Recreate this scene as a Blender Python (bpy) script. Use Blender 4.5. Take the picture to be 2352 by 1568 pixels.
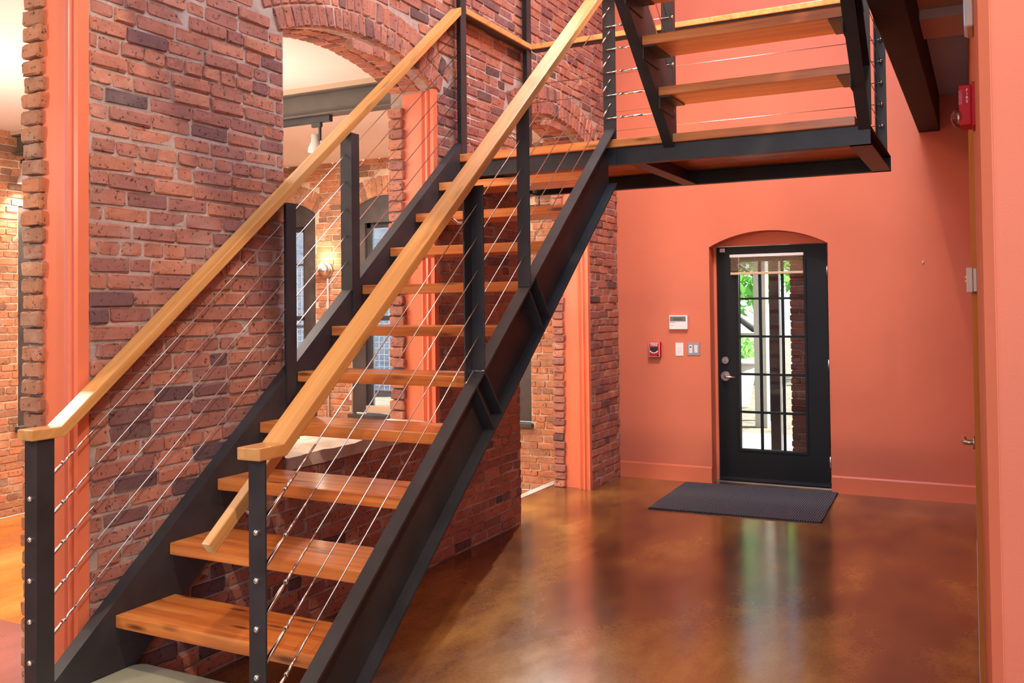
import bpy, bmesh, math, random
import numpy as np
from mathutils import Matrix, Vector
random.seed(7); np.random.seed(7)
for o in list(bpy.data.objects): bpy.data.objects.remove(o, do_unlink=True)
SC = bpy.context.scene
COL = SC.collection
# ------------------------------------------------------------------ camera
IW, IH = 2352, 1568
F_PX, SHIFT, YAW, PITCH, ROLL, CAMH = 2119.27, -130.67, 0.473573, 0.022414, -0.010824, 1.5436
_cy, _sy = math.cos(YAW), math.sin(YAW)
C_FWD = Vector((-_sy*math.cos(PITCH), _cy*math.cos(PITCH), math.sin(PITCH)))
_r0 = Vector((_cy, _sy, 0)); _u0 = _r0.cross(C_FWD)
C_RIGHT = _r0*math.cos(ROLL)+_u0*math.sin(ROLL); C_UP = _u0*math.cos(ROLL)-_r0*math.sin(ROLL)
cam_d = bpy.data.cameras.new('camera'); cam = bpy.data.objects.new('camera', cam_d); COL.objects.link(cam)
cam_d.sensor_width = 36; cam_d.sensor_fit = 'HORIZONTAL'; cam_d.lens = F_PX/IW*36; cam_d.shift_y = SHIFT/IW
cam_d.clip_start = .05; cam_d.clip_end = 200
mm = Matrix((C_RIGHT, C_UP, -C_FWD)).transposed().to_4x4(); mm.translation = (0, 0, CAMH); cam.matrix_world = mm
SC.camera = cam
def project(p):
    d = Vector(p)-Vector((0, 0, CAMH)); z = d.dot(C_FWD)
    if z < .05: return None
    return (IW/2+F_PX*d.dot(C_RIGHT)/z, IH/2+SHIFT-F_PX*d.dot(C_UP)/z, z)
# ------------------------------------------------------------------ view, world, sun, large lights
vs = SC.view_settings
vs.view_transform = 'Standard'; vs.look = 'None'; vs.gamma = 1; vs.exposure = 0.36; vs.use_curve_mapping = False
wd = bpy.data.worlds.new('sky'); SC.world = wd; wd.use_nodes = True
bg = wd.node_tree.nodes['Background']
sky = wd.node_tree.nodes.new('ShaderNodeTexSky'); sky.sky_type = 'HOSEK_WILKIE'; sky.turbidity = 3.0
sky.sun_direction = Vector((.75, .30, .60)).normalized()
wd.node_tree.links.new(sky.outputs[0], bg.inputs[0]); bg.inputs[1].default_value = 12.0
def light(name, typ, loc, target, energy, color, **kw):
    d = bpy.data.lights.new(name, typ); d.energy = energy; d.color = color
    for k, v in kw.items(): setattr(d, k, v)
    o = bpy.data.objects.new(name, d); COL.objects.link(o); o.location = loc
    o.rotation_euler = (Vector(target)-Vector(loc)).to_track_quat('-Z', 'Y').to_euler()
    return o
light('sun', 'SUN', (20, 12, 20), (20-.75, 12-.30, 20-.60), 28.0, (1, .95, .87), angle=.01)
# daylight through the tall windows of the wall behind the camera, and through the roof light
light('window_daylight', 'AREA', (.6, -3.3, 3.2), (-.2, 4, 2.0), 150, (.78, .84, 1), shape='RECTANGLE', size=5.0, size_y=2.8)
light('roof_light_daylight', 'AREA', (-.3, 4.2, 6.0), (-.6, 4.6, 0), 370, (.66, .79, 1), shape='RECTANGLE', size=2.6, size_y=4.0)
# ceiling spots of the hall
WARM = (1, .80, .58); ROOMW = (1, .90, .80)
light('ceiling_spot', 'SPOT', (-1.0, 4.6, 5.7), (-2.3, 7.85, 1.1), 380, WARM, spot_size=.95, spot_blend=.8, shadow_soft_size=.04)
light('ceiling_spot', 'SPOT', (.3, 1.2, 4.6), (-2.4, 3.2, .8), 330, WARM, spot_size=1.5, spot_blend=.7, shadow_soft_size=.05)
light('ceiling_spot', 'SPOT', (-.3, 2.6, 5.7), (-.3, 4.4, 0), 330, WARM, spot_size=1.3, spot_blend=.7, shadow_soft_size=.05)
light('ceiling_spot', 'SPOT', (-.2, 3.6, 5.7), (-2.9, 5.3, 3.0), 140, WARM, spot_size=1.3, spot_blend=.7, shadow_soft_size=.05)
# ------------------------------------------------------------------ materials
MATS = {}
def newmat(name):
    m = bpy.data.materials.new(name); m.use_nodes = True; MATS[name] = m
    nt = m.node_tree; return m, nt, nt.nodes['Principled BSDF']
def nd(nt, typ, **kw):
    n = nt.nodes.new(typ)
    for k, v in kw.items():
        if k in n.inputs: n.inputs[k].default_value = v
        else: setattr(n, k, v)
    return n
def ramp(nt, fac, stops, interp='LINEAR'):
    r = nt.nodes.new('ShaderNodeValToRGB'); r.color_ramp.interpolation = interp
    el = r.color_ramp.elements
    while len(el) < len(stops): el.new(.5)
    for e, (p, c) in zip(el, stops): e.position = p; e.color = (*c, 1)
    nt.links.new(fac, r.inputs[0]); return r.outputs[0]
def mix(nt, fac, a, b, mode='MIX'):
    n = nt.nodes.new('ShaderNodeMix'); n.data_type = 'RGBA'; n.blend_type = mode
    for i, v in ((0, fac), (6, a), (7, b)):
        if hasattr(v, 'links') or isinstance(v, bpy.types.NodeSocket): nt.links.new(v, n.inputs[i])
        elif i == 0: n.inputs[0].default_value = v
        else: n.inputs[i].default_value = (*v, 1)
    return n.outputs[2]
def mth(nt, op, a, b=None):
    n = nt.nodes.new('ShaderNodeMath'); n.operation = op
    for i, v in enumerate((a, b)):
        if v is None: continue
        if isinstance(v, bpy.types.NodeSocket): nt.links.new(v, n.inputs[i])
        else: n.inputs[i].default_value = v
    return n.outputs[0]
def bump(nt, b, h, strength, dist):
    n = nd(nt, 'ShaderNodeBump', Strength=strength, Distance=dist); nt.links.new(h, n.inputs['Height']); nt.links.new(n.outputs[0], b.inputs['Normal'])
def noise(nt, vec, scale, detail=4, rough=.55):
    n = nd(nt, 'ShaderNodeTexNoise', Scale=scale, Detail=detail, Roughness=rough)
    if vec is not None: nt.links.new(vec, n.inputs['Vector'])
    return n.outputs['Fac']
def coords(nt, scale=(1, 1, 1), what='Object', rnd=False, rotx=0.):
    t = nt.nodes.new('ShaderNodeTexCoord'); m = nt.nodes.new('ShaderNodeMapping'); m.inputs['Scale'].default_value = scale
    src = t.outputs[what]
    if rotx:
        m0 = nt.nodes.new('ShaderNodeMapping'); m0.inputs['Rotation'].default_value = (rotx, 0, 0); nt.links.new(src, m0.inputs['Vector']); src = m0.outputs[0]
    nt.links.new(src, m.inputs['Vector'])
    if rnd:
        oi = nt.nodes.new('ShaderNodeObjectInfo'); k = mth(nt, 'MULTIPLY', oi.outputs['Random'], 37.0); nt.links.new(k, m.inputs['Location'])
    return m.outputs[0]
def plain(name, col, rough=.5, metal=0., spec=.5, bmp=None, alpha=None, emit=None, var=0, coat=0):
    m, nt, b = newmat(name)
    b.inputs['Base Color'].default_value = (*col, 1); b.inputs['Roughness'].default_value = rough
    b.inputs['Metallic'].default_value = metal; b.inputs['Specular IOR Level'].default_value = spec
    if coat: b.inputs['Coat Weight'].default_value = coat; b.inputs['Coat Roughness'].default_value = .15
    if emit: b.inputs['Emission Color'].default_value = (*emit[0], 1); b.inputs['Emission Strength'].default_value = emit[1]
    if var:
        v = coords(nt); n = noise(nt, v, 2.3, 3)
        nt.links.new(ramp(nt, n, [(.3, tuple(c*(1-var) for c in col)), (.7, tuple(min(1, c*(1+var)) for c in col))]), b.inputs['Base Color'])
    if bmp:
        v = coords(nt); n = noise(nt, v, bmp[0], 5); bump(nt, b, n, bmp[1], bmp[2])
    return m
def brick_mat(name, stops, mortar_dust=(.45, .33, .27), dust=.12):
    m, nt, b = newmat(name)
    oi = nt.nodes.new('ShaderNodeObjectInfo'); at = nd(nt, 'ShaderNodeAttribute', attribute_name='rnd')
    r = mth(nt, 'FRACT', mth(nt, 'ADD', oi.outputs['Random'], at.outputs['Fac']))
    base = ramp(nt, r, stops)
    g = nt.nodes.new('ShaderNodeNewGeometry')
    n1 = noise(nt, g.outputs['Position'], 14, 5, .6); n2 = noise(nt, g.outputs['Position'], 52, 5, .65); n3 = noise(nt, g.outputs['Position'], 5, 3, .5)
    c = mix(nt, ramp(nt, n1, [(.35, (0, 0, 0)), (.75, (.5, .5, .5))]), base, tuple(x*.45 for x in stops[len(stops)//2][1]))
    c = mix(nt, ramp(nt, n3, [(.55, (0, 0, 0)), (.72, (dust*2,)*3)]), c, mortar_dust)
    pores = ramp(nt, n2, [(.35, (.85, .85, .85)), (.42, (0, 0, 0))])
    c = mix(nt, pores, c, tuple(x*.22 for x in stops[0][1]))
    nt.links.new(c, b.inputs['Base Color']); b.inputs['Roughness'].default_value = .82; b.inputs['Specular IOR Level'].default_value = .35
    h = mth(nt, 'ADD', mth(nt, 'MULTIPLY', n2, .6), mth(nt, 'MULTIPLY', n1, .8))
    bump(nt, b, h, .7, .008)
    return m
BR_HALL = brick_mat('hall_brick', [(0, (.10, .062, .062)), (.06, (.17, .080, .074)), (.14, (.31, .120, .090)), (.5, (.41, .155, .100)), (.8, (.46, .165, .092)), (1, (.54, .22, .13))])
BR_WARM = brick_mat('room_brick', [(0, (.20, .105, .065)), (.12, (.34, .16, .09)), (.5, (.47, .20, .10)), (.85, (.52, .19, .085)), (1, (.55, .27, .14))], (.6, .45, .33), .2)
BR_OUT = brick_mat('outside_brick', [(0, (.12, .06, .05)), (.5, (.25, .10, .075)), (1, (.35, .14, .09))])
BR_GREY = brick_mat('neighbour_brick', [(0, (.45, .45, .47)), (.5, (.55, .55, .57)), (1, (.62, .62, .64))], (.7, .7, .7), .05)
def mortar_mat(name, a, c):
    m, nt, b = newmat(name); g = nt.nodes.new('ShaderNodeNewGeometry')
    n = noise(nt, g.outputs['Position'], 6, 6, .65); n2 = noise(nt, g.outputs['Position'], 120, 3)
    nt.links.new(ramp(nt, n, [(.3, a), (.7, c)]), b.inputs['Base Color']); b.inputs['Roughness'].default_value = .92
    bump(nt, b, mth(nt, 'ADD', n, n2), .6, .006); return m
MORTAR = mortar_mat('hall_mortar', (.27, .18, .135), (.52, .41, .34))
MORTAR_W = mortar_mat('room_mortar', (.48, .34, .22), (.66, .50, .36))
MORTAR_G = mortar_mat('neighbour_mortar', (.6, .6, .6), (.7, .7, .7))
def paint(name, col, bmpd=.0012):
    m, nt, b = newmat(name); g = nt.nodes.new('ShaderNodeNewGeometry')
    n = noise(nt, g.outputs['Position'], 1.6, 4, .5); n2 = noise(nt, g.outputs['Position'], 180, 3)
    nt.links.new(ramp(nt, n, [(.25, tuple(c*.93 for c in col)), (.75, tuple(min(1, c*1.06) for c in col))]), b.inputs['Base Color'])
    b.inputs['Roughness'].default_value = .55; b.inputs['Specular IOR Level'].default_value = .35
    bump(nt, b, n2, .25, bmpd); return m
CORAL = paint('coral_paint', (.66, .172, .088))
CORAL_T = paint('coral_trim_paint', (.75, .185, .085), .0005); MATS['coral_trim_paint'].node_tree.nodes['Principled BSDF'].inputs['Roughness'].default_value = .35
WHITE = paint('cream_ceiling_paint', (.80, .74, .68)); GREYC = paint('grey_ceiling_paint', (.40, .60, .88)); SOFF = paint('soffit_paint', (.62, .47, .42))
def wood(name, cols, axis, rough=.3, scale=1., coat=.35, dark=.8, rotx=0.):
    m, nt, b = newmat(name)
    s = [26, 26, 26]; s[axis] = 1.1
    v = coords(nt, tuple(x*scale for x in s), rnd=True, rotx=rotx)
    n1 = noise(nt, v, 1.0, 6, .62)
    s2 = [5, 5, 5]; s2[axis] = .5
    v2 = coords(nt, s2, rnd=True, rotx=rotx); n2 = noise(nt, v2, 1.0, 3, .5)
    c = ramp(nt, n1, [(.28, cols[0]), (.5, cols[1]), (.72, cols[2])])
    c = mix(nt, ramp(nt, n2, [(.42, (.0, .0, .0)), (.8, (.7, .7, .7))]), c, cols[0])
    s3 = [16, 16, 16]; s3[axis] = 3.2
    v3 = coords(nt, s3, rnd=True, rotx=rotx)
    vo = nd(nt, 'ShaderNodeTexVoronoi', Scale=1.0, Randomness=1.0); nt.links.new(v3, vo.inputs['Vector'])
    kn = ramp(nt, vo.outputs['Distance'], [(.08, (dark,)*3), (.22, (0, 0, 0))])
    gate = ramp(nt, n2, [(.42, (0, 0, 0)), (.47, (1, 1, 1))])
    k = mix(nt, 1.0, kn, gate, 'MULTIPLY')
    c = mix(nt, k, c, (.045, .014, .006))
    nt.links.new(c, b.inputs['Base Color']); b.inputs['Roughness'].default_value = rough
    b.inputs['Coat Weight'].default_value = coat; b.inputs['Coat Roughness'].default_value = .12
    bump(nt, b, n1, .08, .001); return m
TREAD = wood('fir_tread_wood', [(.36, .075, .013), (.66, .195, .038), (.80, .32, .085)], 0, .34, coat=.10)
RAILW = wood('rail_wood', [(.46, .19, .05), (.64, .31, .09), (.74, .42, .15)], 1, .28, dark=.35, rotx=-.6807)
def steel(name, col, rough, var=.35):
    m, nt, b = newmat(name); v = coords(nt); n = noise(nt, v, 5, 5, .6); n2 = noise(nt, v, 240, 2)
    nt.links.new(ramp(nt, n, [(.3, tuple(c*(1-var) for c in col)), (.7, tuple(c*(1+var) for c in col))]), b.inputs['Base Color'])
    b.inputs['Roughness'].default_value = rough; b.inputs['Specular IOR Level'].default_value = .42
    bump(nt, b, n2, .12, .0005); return m
BLACK = steel('black_painted_steel', (.030, .027, .027), .46); BLKM = steel('matt_black_steel', (.004, .004, .005), .7); DARKB = steel('dark_bronze_paint', (.055, .045, .042), .4)
STAIN = plain('stainless_steel', (.72, .70, .66), .22, 1.0); NICK = plain('satin_nickel', (.62, .57, .53), .32, 1.0)
WHITEP = plain('white_plastic', (.78, .74, .70), .4); GREYP = plain('grey_plate', (.36, .36, .38), .35, .4); DGREY = plain('dark_display', (.16, .15, .15), .35)
LCD = plain('display_strip', (.09, .085, .08), .3); RED = plain('red_plastic', (.46, .004, .008), .5, spec=.2); REDB = plain('red_face', (.55, .012, .016), .32)
BLKP = plain('black_plastic', (.012, .012, .013), .4); LETTER = plain('white_letter', (.85, .82, .78), .5); BEIGE = plain('beige_plastic', (.62, .47, .36), .45)
DOORB = plain('black_door_paint', (.007, .007, .007), .45, spec=.3, var=.2); DOORO = wood('orange_door_veneer', [(.45, .15, .03), (.55, .20, .045), (.60, .24, .06)], 2, .8, dark=0, coat=0); MATS['orange_door_veneer'].node_tree.nodes['Principled BSDF'].inputs['Specular IOR Level'].default_value = .05
LAV = plain('aluminium_plate', (.55, .5, .53), .35, .6); BLIND = plain('beige_blind', (.62, .44, .26), .5)
SLAB = plain('green_stone', (.45, .46, .32), .38, var=.12, bmp=(60, .1, .001)); STONE = mortar_mat('rough_sandstone', (.38, .27, .19), (.66, .52, .40))
CONC = mortar_mat('grey_concrete', (.36, .31, .27), (.50, .45, .41)); GREYT = plain('grey_conduit', (.42, .38, .35), .4); TIMB = plain('light_timber', (.50, .36, .24), .6)
BEAMG = steel('grey_brown_steel', (.10, .082, .068), .5, .2)
def glass(name, tint=(1, 1, 1), rough=0.0):
    m, nt, b = newmat(name); nt.nodes.remove(b); out = nt.nodes['Material Output']
    t = nt.nodes.new('ShaderNodeBsdfTransparent'); t.inputs[0].default_value = (*[.93*c for c in tint], 1)
    g = nt.nodes.new('ShaderNodeBsdfGlossy'); g.inputs['Roughness'].default_value = rough; g.inputs[0].default_value = (1, 1, 1, 1)
    f = nd(nt, 'ShaderNodeFresnel', IOR=1.45); mx = nt.nodes.new('ShaderNodeMixShader')
    nt.links.new(f.outputs[0], mx.inputs[0]); nt.links.new(t.outputs[0], mx.inputs[1]); nt.links.new(g.outputs[0], mx.inputs[2]); nt.links.new(mx.outputs[0], out.inputs[0]); return m
GLASS = glass('window_glass'); LENS = glass('clear_lens', (.95, .93, .9), .03)
def floor_mat(name, stops, rough=.19):
    m, nt, b = newmat(name); g = nt.nodes.new('ShaderNodeNewGeometry')
    mp = nt.nodes.new('ShaderNodeMapping'); mp.inputs['Rotation'].default_value = (0, 0, .5); mp.inputs['Scale'].default_value = (1.5, .7, 1); nt.links.new(g.outputs['Position'], mp.inputs['Vector'])
    n1 = noise(nt, mp.outputs[0], 1.0, 5, .55); n2 = noise(nt, mp.outputs[0], 6, 6, .65); n3 = noise(nt, g.outputs['Position'], 60, 4, .6)
    f = mth(nt, 'ADD', mth(nt, 'MULTIPLY', n1, .95), mth(nt, 'ADD', mth(nt, 'MULTIPLY', n2, .12), mth(nt, 'MULTIPLY', n3, .14)))
    f = mth(nt, 'SUBTRACT', f, .10)
    nt.links.new(ramp(nt, f, stops), b.inputs['Base Color'])
    nt.links.new(ramp(nt, n2, [(.3, (rough*.9,)*3), (.75, (rough*1.25,)*3)]), b.inputs['Roughness'])
    b.inputs['Specular IOR Level'].default_value = .6; b.inputs['Coat Weight'].default_value = .3; b.inputs['Coat Roughness'].default_value = .15; bump(nt, b, n2, .04, .003); return m
FLOOR = floor_mat('stained_concrete', [(.30, (.040, .018, .010)), (.40, (.105, .040, .015)), (.50, (.21, .085, .022)), (.60, (.34, .160, .034)), (.72, (.46, .27, .07))])
FLOOR_O = floor_mat('amber_concrete', [(.30, (.30, .07, .012)), (.5, (.52, .16, .025)), (.7, (.62, .28, .07))]); FLOOR_P = floor_mat('plum_concrete', [(.30, (.16, .055, .045)), (.55, (.26, .09, .075)), (.75, (.34, .14, .10))])
def mat_fabric():
    m, nt, b = newmat('ribbed_mat'); v = coords(nt); w = nd(nt, 'ShaderNodeTexWave', Scale=19.0, Distortion=2.0); w.bands_direction = 'X'; nt.links.new(v, w.inputs['Vector']); n = noise(nt, v, 160, 3)
    nt.links.new(ramp(nt, mth(nt, 'ADD', mth(nt, 'MULTIPLY', w.outputs['Fac'], .6), mth(nt, 'MULTIPLY', n, .5)), [(.30, (.006, .006, .009)), (.75, (.095, .10, .12))]), b.inputs['Base Color'])
    b.inputs['Roughness'].default_value = .95; bump(nt, b, mth(nt, 'ADD', w.outputs['Fac'], n), .6, .004); return m
MATF = mat_fabric()
LEAFM = plain('leaf_green', (.12, .34, .07), .5, var=.5); MATS['leaf_green'].node_tree.nodes['Principled BSDF'].inputs['Transmission Weight'].default_value = .0
_nt = LEAFM.node_tree; _tl = _nt.nodes.new('ShaderNodeBsdfTranslucent'); _tl.inputs[0].default_value = (.20, .50, .10, 1); _mx = _nt.nodes.new('ShaderNodeMixShader'); _mx.inputs[0].default_value = .55
_nt.links.new(_nt.nodes['Principled BSDF'].outputs[0], _mx.inputs[1]); _nt.links.new(_tl.outputs[0], _mx.inputs[2]); _nt.links.new(_mx.outputs[0], _nt.nodes['Material Output'].inputs[0])
BARK = plain('bark', (.10, .075, .055), .9); PLANT = plain('pale_planter', (.38, .37, .33), .6); PAVE = mortar_mat('sunlit_paving', (.20, .19, .17), (.32, .30, .27)); MULCH = mortar_mat('leaf_litter', (.07, .055, .035), (.22, .185, .13))
POSTW = plain('pale_timber_post', (.33, .35, .28), .7); GALV = plain('galvanised_wire', (.45, .47, .48), .5, .5); BULB = plain('lamp_glow', (1, .95, .85), .5, emit=((1, .93, .78), 5.0))
# ------------------------------------------------------------------ mesh helpers
WL = {}
class MB:
    def __init__(s): s.v = []; s.f = []; s.sm = []
    def add(s, vs_, fs, sm=False):
        o = len(s.v); s.v += [tuple(p) for p in vs_]; s.f += [tuple(i+o for i in f) for f in fs]; s.sm += [sm]*len(fs); return s
    def box(s, x0, x1, y0, y1, z0, z1):
        return s.add([(x0, y0, z0), (x1, y0, z0), (x1, y1, z0), (x0, y1, z0), (x0, y0, z1), (x1, y0, z1), (x1, y1, z1), (x0, y1, z1)],
                     [(0, 3, 2, 1), (4, 5, 6, 7), (0, 1, 5, 4), (1, 2, 6, 5), (2, 3, 7, 6), (3, 0, 4, 7)])
    def prism(s, poly, axis, a0, a1):
        # poly: 2-D points; axis 0: (y,z) along x; 1: (x,z) along y; 2: (x,y) along z
        mk = {0: lambda p, a: (a, p[0], p[1]), 1: lambda p, a: (p[0], a, p[1]), 2: lambda p, a: (p[0], p[1], a)}[axis]
        n = len(poly); vs_ = [mk(p, a0) for p in poly]+[mk(p, a1) for p in poly]
        fs = [tuple(range(n)), tuple(range(2*n-1, n-1, -1))]+[(i, i+n, (i+1) % n+n, (i+1) % n) for i in range(n)]
        return s.add(vs_, fs)
    def tube(s, pts, r, n=8, caps=True):
        pts = [Vector(p) for p in pts]; rs = r if isinstance(r, (list, tuple)) else [r]*len(pts)
        vs_ = []; fs = []
        up = None
        for i, p in enumerate(pts):
            t = (pts[min(i+1, len(pts)-1)]-pts[max(i-1, 0)]).normalized()
            if up is None: up = Vector((0, 0, 1)) if abs(t.z) < .9 else Vector((1, 0, 0))
            a = t.cross(up).normalized(); b = a.cross(t).normalized(); up = b
            for k in range(n):
                an = 2*math.pi*k/n; vs_.append(p+a*math.cos(an)*rs[i]+b*math.sin(an)*rs[i])
        for i in range(len(pts)-1):
            for k in range(n): fs.append((i*n+k, i*n+(k+1) % n, (i+1)*n+(k+1) % n, (i+1)*n+k))
        s.add(vs_, fs, True)
        if caps: 
            o = len(s.v)-len(vs_); s.f += [tuple(o+k for k in range(n-1, -1, -1)), tuple(o+(len(pts)-1)*n+k for k in range(n))]; s.sm += [False, False]
        return s
    def ball(s, c, r, n=10, m=6, sc=(1, 1, 1)):
        vs_ = []; fs = []
        for j in range(m+1):
            th = math.pi*j/m
            for k in range(n):
                ph = 2*math.pi*k/n; vs_.append((c[0]+r*sc[0]*math.sin(th)*math.cos(ph), c[1]+r*sc[1]*math.sin(th)*math.sin(ph), c[2]+r*sc[2]*math.cos(th)))
        for j in range(m):
            for k in range(n): fs.append((j*n+k, (j+1)*n+k, (j+1)*n+(k+1) % n, j*n+(k+1) % n))
        return s.add(vs_, fs, True)
    def mesh(s, name, off=(0, 0, 0), bevel=0, seg=1):
        me = bpy.data.meshes.new(name); o = Vector(off)
        me.from_pydata([Vector(p)-o for p in s.v], [], s.f); me.polygons.foreach_set('use_smooth', s.sm); me.update()
        bm = bmesh.new(); bm.from_mesh(me)
        bmesh.ops.remove_doubles(bm, verts=bm.verts, dist=1e-6)
        bmesh.ops.recalc_face_normals(bm, faces=bm.faces)
        if bevel:
            es = [e for e in bm.edges if len(e.link_faces) == 2 and e.calc_face_angle(0) > .5]
            bmesh.ops.bevel(bm, geom=es, offset=bevel, segments=seg, affect='EDGES', profile=.6, clamp_overlap=True)
        bm.to_mesh(me); bm.free(); return me
def link(name, me, mat, parent=None, loc=None):
    o = bpy.data.objects.new(name, me); COL.objects.link(o)
    if me is not None and mat is not None and not me.materials: me.materials.append(mat)
    if parent is not None: o.parent = parent
    if loc is not None: o.location = loc
    return o
def tag(o, label, cat, group=None, kind=None):
    o['label'] = label; o['category'] = cat
    if group: o['group'] = group
    if kind: o['kind'] = kind
    return o
def thing(name, loc, label, cat, group=None, kind=None):
    o = bpy.data.objects.new(name, None); COL.objects.link(o); o.location = loc; o.empty_display_size = .1; WL[o.name] = Vector(loc)
    return tag(o, label, cat, group, kind)
def part(name, mb, mat, parent, bevel=0, seg=1, label=None):
    off = WL[parent.name]
    o = link(name, mb.mesh(name, off, bevel, seg), mat, parent); WL[o.name] = Vector(off)
    if label: o['label'] = label
    return o
def solo(name, mb, mat, label, cat, group=None, kind=None, bevel=0, seg=1):
    pts = np.array(mb.v); c = Vector(((pts[:, 0].min()+pts[:, 0].max())/2, (pts[:, 1].min()+pts[:, 1].max())/2, pts[:, 2].min()))
    o = link(name, mb.mesh(name, c, bevel, seg), mat, None, c); WL[o.name] = c
    return tag(o, label, cat, group, kind)
def text_part(name, body, size, mat, parent, M, depth=.0008):
    cu = bpy.data.curves.new(name, 'FONT'); cu.body = body; cu.size = size; cu.extrude = depth; cu.align_x = 'CENTER'; cu.align_y = 'CENTER'
    tmp = bpy.data.objects.new('tmp_text', cu); COL.objects.link(tmp)
    dg = bpy.context.evaluated_depsgraph_get(); me = bpy.data.meshes.new_from_object(tmp.evaluated_get(dg)); bpy.data.objects.remove(tmp, do_unlink=True)
    me.transform(Matrix.Translation(-WL[parent.name]) @ M); o = link(name, me, mat, parent); WL[o.name] = WL[parent.name]; return o
# ------------------------------------------------------------------ brickwork
def brick_proto(L, H, D, seed):
    # front face towards -Y, length along X, height along Z, centred; back open into the mortar
    rg = random.Random(seed); b = .006
    def ring(ix, iz, y, jit):
        hx, hz = L/2-ix, H/2-iz; c = min(.010, hz*.45); pts = []
        for sx, sz, o in ((1, -1, 0), (1, 1, 1), (-1, 1, 2), (-1, -1, 3)):
            cs = [(hx-c, hz), (hx-c*.25, hz-c*.25), (hx, hz-c)]
            if o in (0, 2): cs = cs if o == 0 else cs
            q = [(sx*px, sz*pz) for px, pz in cs]
            if o in (1, 3): q = q[::-1]
            if o == 0: pass
            pts += q
        return [(px+rg.uniform(-jit, jit), y+rg.uniform(-jit, jit)*.5, pz+rg.uniform(-jit, jit)) for px, pz in pts]
    def arrange(r): return r
    r0 = ring(.001, .001, D, .0005); r1 = ring(0, 0, b, .0036); r2 = ring(b*.8, b*.75, 0, .0036)
    n = 12; vs_ = r0+r1+r2; fs = []
    for a in (0, n):
        for i in range(n): fs.append((a+i, a+(i+1) % n, a+n+(i+1) % n, a+n+i))
    fs.append(tuple(2*n+i for i in range(n)))
    return MB().add(vs_, fs)
def proto_mesh(L, H, D, seed):
    me = brick_proto(L, H, D, seed).mesh('brick')
    at = me.attributes.new('rnd', 'FLOAT', 'POINT'); at.data.foreach_set('value', [0.0]*len(me.vertices)); return me
BH, BJ = .0580, .0645
PROTO = {}
for mname, mt in (('h', BR_HALL), ('w', BR_WARM), ('o', BR_OUT), ('g', BR_GREY)):
    for cls, L in (('s', .199), ('h', .095)):
        lst = []
        for k in range(10):
            me = proto_mesh(L, BH, .05, hash((cls, k)) % 1000 if False else k*7+(0 if cls == 's' else 500)); me.materials.append(mt); lst.append(me)
        PROTO[mname+cls] = lst
def lay(a0, a1, z0, z1, mask=None, seed=1, header_every=6, shift=0.):
    """courses of bricks in (a,z): returns (centre a, centre z, length)"""
    rg = random.Random(seed); out = []; n = int(math.ceil((z1-z0)/BJ)); 
    for i in range(n):
        z = z0+(i+.5)*BJ
        if z > z1: break
        hd = header_every and (i % header_every == 3)
        step = .1035 if hd else .2075
        a = a0-(rg.random()*.04)-(step/2 if i % 2 else 0)
        while a < a1:
            w = step*(1+rg.uniform(-.06, .06)); 
            if not hd and rg.random() < .10: w = .1035
            s0, s1 = max(a, a0), min(a+w, a1)
            if a1-s1 < .035: s1 = a1
            if s1-s0 > .035:
                q0, q1 = s0+.0035, s1-.0035
                if mask:
                    m = 14; ok = [mask(q0+(q1-q0)*k/m, z) and mask(q0+(q1-q0)*k/m, z+BH/2) and mask(q0+(q1-q0)*k/m, z-BH/2) for k in range(m+1)]
                    best = (0, -1); st = None
                    for k in range(m+2):
                        if k <= m and ok[k]:
                            if st is None: st = k
                        elif st is not None:
                            if k-1-st > best[1]-best[0]: best = (st, k-1)
                            st = None
                    if best[1] < best[0]: q1 = q0
                    else: q0, q1 = q0+(q1-q0)*best[0]/m, q0+(q1-q0)*best[1]/m
                if q1-q0 > .03: out.append(((q0+q1)/2, z+rg.uniform(-.002, .002), q1-q0))
            a = a+w if s1 < a1 else a1
    return out
def brick_entries(kind, bricks, face, seed=1, proud=.004):
    """face: function (a, z)->world pos of front centre; second value rotation about Z"""
    rg = random.Random(seed); out = []
    pos, rz = face
    for a, z, L in bricks:
        cls = 's' if L > .14 else 'h'; base = .199 if cls == 's' else .095
        p = Vector(pos(a, z)); outw = Vector((math.sin(rz), -math.cos(rz), 0)); p += outw*rg.uniform(-proud, proud)
        M = Matrix.Translation(p) @ Matrix.Rotation(rz, 4, 'Z') @ Matrix.Rotation(rg.uniform(-.016, .016), 4, 'Y') @ Matrix.Rotation(rg.uniform(-.03, .03), 4, 'Z') @ Matrix.Diagonal((L/base, 1, rg.uniform(.90, 1.02), 1))
        out.append((M, PROTO[kind+cls][rg.randrange(10)], L*BH, rg.random()))
    return out
def ring_entries(kind, cy, cz, R, th, t0, t1, face, seed=1, pitch=.066):
    """radial bricks between angles t0..t1 (from vertical), long side radial"""
    rg = random.Random(seed); n = max(3, int(round((t1-t0)*R/pitch))); out = []; pos, rz = face
    for i in range(n):
        t = t0+(t1-t0)*(i+.5)/n; rr = R+th/2
        p = Vector(pos(cy+rr*math.sin(t), cz+rr*math.cos(t))); outw = Vector((math.sin(rz), -math.cos(rz), 0)); p += outw*rg.uniform(-.003, .005)
        cls = 'h' if th < .14 else 's'; base = .095 if cls == 'h' else .199; w = (t1-t0)*rr/n-.006
        M = Matrix.Translation(p) @ Matrix.Rotation(rz, 4, 'Z') @ Matrix.Rotation(t-math.pi/2+rg.uniform(-.02, .02), 4, 'Y') @ Matrix.Diagonal(((th-.005)/base, 1, w/BH, 1))
        out.append((M, PROTO[kind+cls][rg.randrange(10)], th*w, rg.random()))
    return out
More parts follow.
